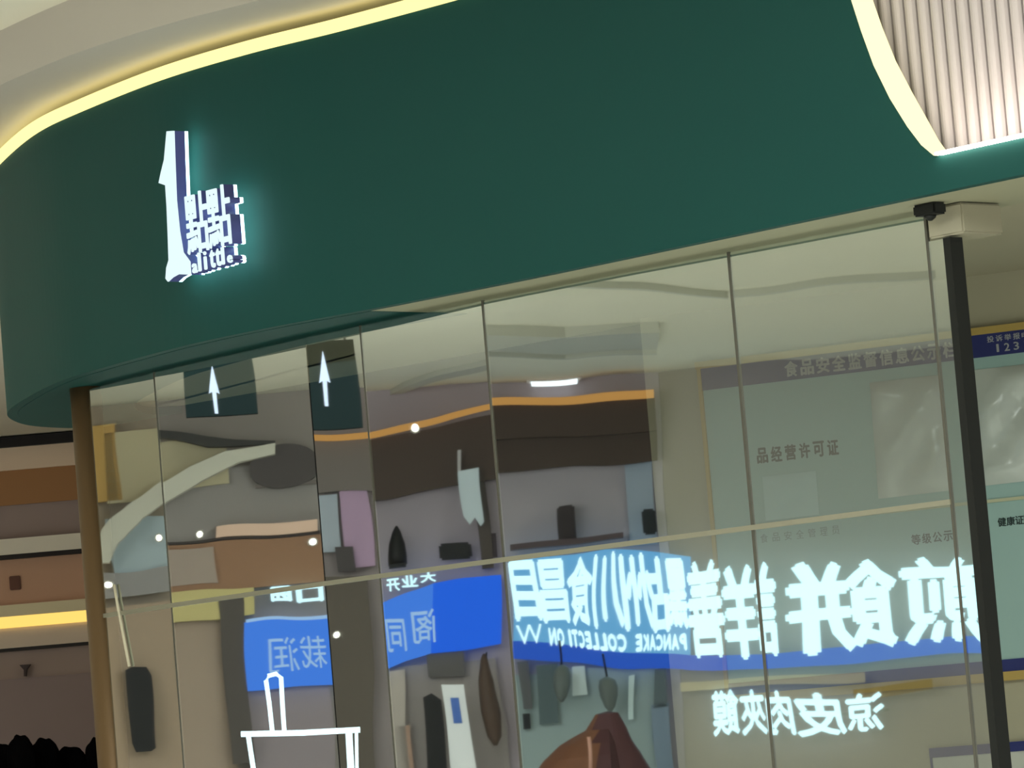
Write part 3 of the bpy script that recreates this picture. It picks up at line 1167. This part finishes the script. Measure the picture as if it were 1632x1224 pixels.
def downlight(O, x, y, lab, r=0.035, group='small downlights of the opposite mall'):
    c = O.at(x, y, 0.15)
    t_ = empty('downlight', c, lab, 'lamp', group)
    lathe('ring', c - O.n * 0.02, [(r * 1.1, 0), (r * 1.4, 0.008), (r * 1.4, 0.016)], M_ring, t_, seg=14, axis=O.n)
    lathe('bulb', c - O.n * 0.01, [(r, 0), (r * 0.9, 0.012), (r * 0.4, 0.022)], M_bulb, t_, seg=14, axis=O.n)


downlight(OA, 797, 597, 'single small bright downlight next to the linear lamp', 0.016)

# -- front B
trim(OB, 684, 673, 230, 9, M_gold, off=0.10, depth=0.05, tilt=-6)
trim(OB, 684, 733, 240, 96, M_brown2, off=0.0, depth=0.10, tilt=-4)
downlight(OB, 656, 681, 'small bright spot set in the gold cove', 0.02)
trim(OB, 772, 832, 22, 150, rm('pillar_brown', (52, 44, 40)), off=0.0, depth=0.08)
t_ = OB.thing('hanging_lantern', 752, 730, 'pale cloth lantern hanging under the dark bulkhead', 'lantern', 0.15)
OB.poly('cloth', [(735, 752), (768, 748), (772, 828), (766, 836), (758, 822), (750, 835), (742, 822)], rm('lantern', (150, 158, 162)), t_, off=0.14, depth=0.05)
OB.box('cord', 736, 735, 5, 34, rm('lantern_cord', (140, 135, 135)), t_, off=0.15, depth=0.02)
t_ = OB.thing('floor_lamp', 635, 900, 'black cone shaped lamp standing against the mauve wall', 'lamp', 0.1)
s_ = OB.sc(0.1)
lathe('cone', OB.at(637, 900, 0.1), [(17 * s_, 0), (17 * s_, 16 * s_), (15 * s_, 34 * s_), (8 * s_, 54 * s_), (2 * s_, 64 * s_)], M_blk, t_)
OB.box('foot', 637, 902, 30, 6, M_blk, t_, off=0.06, depth=0.12)
t_ = OB.thing('wall_screen', 726, 890, 'black flat box on the mauve wall above the blue sign', 'screen')
OB.box('screen', 726, 878, 50, 27, M_blk, t_, off=0.0, depth=0.05, bevel=0.012)
OB.box('bracket', 726, 886, 10, 8, M_blk, t_, off=-0.05, depth=0.05)
trim(OB, 780, 868, 30, 40, rm('dark_nook', (50, 40, 45)), off=0.0, depth=0.03)  # flat dark sheet standing in for the dark of a nook

sb = OB.thing('shop_sign', 700, 1070, 'bright blue angled fascia sign with two pale characters', 'sign', 0.1)
OB.poly('panel', [(592, 968), (650, 945), (692, 930), (692, 1041), (650, 1053), (597, 1075)], M_bluep, sb, off=0.02, depth=0.05)
OB.poly('panel', [(692, 930), (740, 922), (803, 918), (806, 1028), (750, 1036), (692, 1041)], M_blue, sb, off=0.02, depth=0.05)
OB.char('character', '同', 616, 648, 985, 1038, M_bluel, sb, off=0.08, depth=0.02, bold=0.01)
OB.char('character', '阁', 659, 698, 968, 1024, M_bluel, sb, off=0.08, depth=0.02, bold=0.01)
st = OB.thing('roof_letters', 660, 940, 'row of small white glowing characters on top of the blue angled sign', 'letters', 0.1)
for i, ch in enumerate('开业大'):
    OB.char('character', ch, 618 + i * 27, 642 + i * 27, 922 - i * 5, 942 - i * 7, M_white_letter, st, off=0.1, bold=0.03)

trim(OB, 690, 1145, 230, 170, rm('taupe_low', (112, 104, 100)), off=-0.05, depth=0.03)
t_ = OB.thing('poster_stand', 735, 1260, 'white poster stand with blue figure below the blue angled sign', 'poster', 0.2)
OB.poly('sheet', [(708, 1094), (744, 1092), (760, 1262), (722, 1264)], rm('poster', (200, 200, 212)), t_, off=0.34, depth=0.02)
OB.box('print', 730, 1135, 14, 40, rm('poster_blue', (50, 80, 140)), t_, off=0.362, depth=0.006, tilt=0)
OB.box('pole', 728, 1290, 5, 60, M_blk, t_, off=0.34, depth=0.02)
t_ = OB.thing('standing_banner', 690, 1265, 'dark narrow banner next to the white poster', 'banner', 0.15)
OB.poly('sheet', [(676, 1118), (690, 1110), (706, 1120), (716, 1264), (684, 1266)], M_blk, t_, off=0.15, depth=0.02)
OB.box('base', 698, 1268, 50, 6, M_blk, t_, off=0.1, depth=0.12)
for cx, cy, wd, ht, rgb in ((640, 1150, 26, 160, (140, 130, 122)), (620, 1190, 14, 90, (70, 62, 58)), (715, 1060, 60, 40, (70, 66, 64)), (600, 1140, 16, 170, (60, 55, 52)), (652, 1200, 20, 80, (135, 108, 92))):
    trim(OB, cx, cy, wd, ht, rm('lowstrip_%d' % cx, rgb), off=0.0, depth=0.04)
t_ = OB.thing('oval_pendant', 795, 1060, 'long dark brown oval pendant beside the white poster', 'lamp', 0.3)
s_ = OB.sc(0.3)
lathe('shade', OB.at(790, 1185, 0.3), [(3 * s_, 0), (11 * s_, 14 * s_), (15 * s_, 50 * s_), (13 * s_, 100 * s_), (6 * s_, 135 * s_), (2 * s_, 142 * s_)], rm('oval_brown', (58, 44, 36)), t_)
tube('cord', [OB.at(783, 1050, 0.3), OB.at(783, 1040, 0.3)], 0.005, M_blk, t_)

# -- hanging direction signs with an up arrow (fronts C and D)
M_signd = rm('direction_sign', (16, 24, 24), gain=1.0, spec=0.0)
M_arrow = emit('arrow_light', (0.70, 0.82, 1.0), 2.4)


def arrow_sign(O, panel, arrow, off, lab):
    cx, cy, wd, ht = panel
    t_ = O.thing('direction_sign', cx, cy + ht / 2, lab, 'sign', off, 'hanging direction signs')
    bx_ = O.box('panel', cx, cy, wd, ht, M_signd, t_, off=off, depth=0.05)
    ax_, ay, aw, ah = arrow
    lean = 0.084
    pts = [(-0.5, 0.10), (0, -0.5), (0.5, 0.10), (0.2, 0.06), (0.16, 0.5), (-0.16, 0.5), (-0.2, 0.06)]
    O.poly('arrow', [(ax_ + px * aw + py * ah * lean, ay + py * ah) for px, py in pts], M_arrow, bx_, off=off + 0.052, depth=0.01)
    c = O.at(cx, cy, off)
    for sgn in (-1, 1):
        q = c + O.right * sgn * wd * 0.35 * O.sc(off)
        top = q.z + ht / 2 * O.sc(off)
        if top < Z_CEIL - 0.02:
            tube('rod', [Vector((q.x, q.y, top)) + O.n * 0.02, Vector((q.x, q.y, Z_CEIL)) + O.n * 0.02], 0.006, M_blk, t_, seg=6)


arrow_sign(OC, (533, 615, 84, 136), (520, 605, 18, 84), 4.5, 'black hanging sign with a white up arrow beside the tall grey pillar')
arrow_sign(OD, (350, 620, 116, 92), (344, 622, 18, 78), 4.0, 'wide black hanging sign with a white up arrow above the brown band')

# -- front C
trim(OC, 540, 694, 120, 9, M_gold, off=0.10, depth=0.05)
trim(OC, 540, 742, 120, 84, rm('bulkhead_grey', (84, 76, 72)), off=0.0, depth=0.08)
trim(OC, 520, 835, 40, 90, rm('blue_grey_c', (125, 130, 138)), off=0.0, depth=0.05)
trim(OC, 568, 840, 44, 124, rm('purple_panel', (132, 108, 128)), off=0.01, depth=0.05)
trim(OC, 548, 890, 28, 40, rm('dark_knob', (48, 42, 42)), off=0.06, depth=0.03)
trim(OC, 552, 1080, 84, 320, rm('pillar_c', (66, 58, 50)), off=0.02, depth=0.10)
downlight(OC, 532, 1010, 'small bright spot on the grey pillar', 0.014)

# -- front D
trim(OD, 375, 800, 330, 110, rm('grey_bulkhead', (108, 102, 98)), off=0.0, depth=0.04)
t_ = OD.thing('ceiling_dome', 450, 775, 'dark grey oval ceiling dome above the brown band', 'dome', 0.1)
s_ = OD.sc(0.1)
OD.poly('shell', [(452 + 52 * math.cos(q * math.pi / 14), 745 + 34 * math.sin(q * math.pi / 14) - 0.09 * 52 * math.cos(q * math.pi / 14)) for q in range(28)], rm('dome_dark', (54, 48, 47)), t_, off=0.06, depth=0.08)
OD.box('rim', 455, 772, 90, 6, rm('dome_rim', (90, 82, 78)), t_, off=0.06, depth=0.05)
OD.poly('trim_60', [(250, 772), (300, 745), (360, 722), (440, 710), (440, 727), (385, 738), (320, 766), (250, 806)], rm('white_sweep', (152, 148, 136)), None, off=0.12, depth=0.10)['kind'] = 'structure'
OD.poly('trim_61', [(235, 690), (330, 700), (440, 706), (440, 710), (330, 716), (235, 700)], rm('dark_sweep', (38, 36, 34)), None, off=0.12, depth=0.08)['kind'] = 'structure'
trim(OD, 300, 740, 130, 70, rm('olive_panel', (140, 130, 105)), off=0.05, depth=0.03)
trim(OD, 425, 842, 150, 18, rm('pink_band', (175, 146, 128)), off=0.05, depth=0.06)
trim(OD, 375, 857, 260, 5, rm('shadow_gap', (40, 32, 30)), off=0.05, depth=0.02)  # thin dark strip laid in for the shadow gap under the pink band
trim(OD, 380, 900, 270, 78, rm('brown_band', (112, 82, 60)), off=0.02, depth=0.06)
trim(OD, 300, 905, 100, 60, rm('grey_brown_band', (122, 108, 98)), off=0.05, depth=0.05)
downlight(OD, 322, 848, 'upper of the small spots over the pink band', 0.018)
downlight(OD, 494, 862, 'warm small spot at the end of the brown band', 0.018)
trim(OD, 330, 966, 150, 46, rm('olive_band', (150, 138, 92)), off=0.03, depth=0.06)
st = OD.thing('roof_letters', 470, 960, 'white glowing block characters above the square blue sign', 'letters', 0.1)
for i, ch in enumerate('囲囗'):
    OD.char('character', ch, 432 + i * 42, 468 + i * 42, 935, 961, M_white_letter, st, off=0.1, bold=0.05)
sb = OD.thing('shop_sign', 460, 1092, 'square blue lit sign with two pale characters behind the neon cup', 'sign', 0.1)
OD.box('panel', 461, 1042, 132, 104, M_bluep, sb, off=0.02, depth=0.06)
OD.box('rim', 461, 988, 132, 5, M_bluel, sb, off=0.02, depth=0.07)
OD.char('character', '栽', 474, 516, 1012, 1062, M_bluel, sb, off=0.082, depth=0.02, bold=0.0)
OD.char('character', '润', 430, 470, 1018, 1070, M_bluel, sb, off=0.082, depth=0.02, bold=0.0)
trim(OD, 380, 1085, 38, 260, rm('dark_post', (58, 52, 48)), off=0.0, depth=0.10)
trim(OD, 312, 1095, 112, 270, rm('brown_grey_wall', (122, 106, 92)), off=-0.02, depth=0.03)
trim(OD, 460, 1165, 130, 140, rm('mauve_low', (108, 98, 100)), off=-0.02, depth=0.03)

# -- front E
OE.poly('trim_70', [(148, 900), (172, 842), (205, 802), (256, 764), (258, 800), (218, 826), (192, 862), (178, 896)], rm('white_sweep', (152, 148, 136)), None, off=0.12, depth=0.10)['kind'] = 'structure'
trim(OE, 160, 740, 60, 120, rm('ochre', (142, 112, 62)), off=0.0, depth=0.05)
trim(OE, 215, 745, 80, 110, rm('olive_panel', (140, 130, 105)), off=0.0, depth=0.05)
trim(OE, 222, 868, 84, 90, rm('blue_grey_e', (128, 138, 142)), off=0.0, depth=0.05)
trim(OE, 200, 930, 130, 40, rm('grey_low_e', (112, 108, 106)), off=0.02, depth=0.05)
downlight(OE, 245, 856, 'pair spot on the blue grey panel', 0.018)
downlight(OE, 174, 930, 'small spot beside the bronze post', 0.016)
trim(OE, 215, 1100, 130, 270, rm('brown_e', (128, 110, 92)), off=-0.02, depth=0.03)
t_ = OE.thing('tall_speaker', 225, 1200, 'tall black rounded speaker panel on brown wall beside the bronze post', 'speaker')
OE.poly('cabinet', [(206, 1068), (212, 1063), (232, 1064), (242, 1078), (246, 1110), (252, 1192), (246, 1197), (222, 1200), (215, 1186), (209, 1120)], rm('speaker_tall', (20, 20, 22), gain=1.0), t_, off=0.02, depth=0.10)
OE.box('bracket', 226, 1132, 10, 20, M_blk, t_, off=0.0, depth=0.02)

bpy.data.objects.remove(_to)
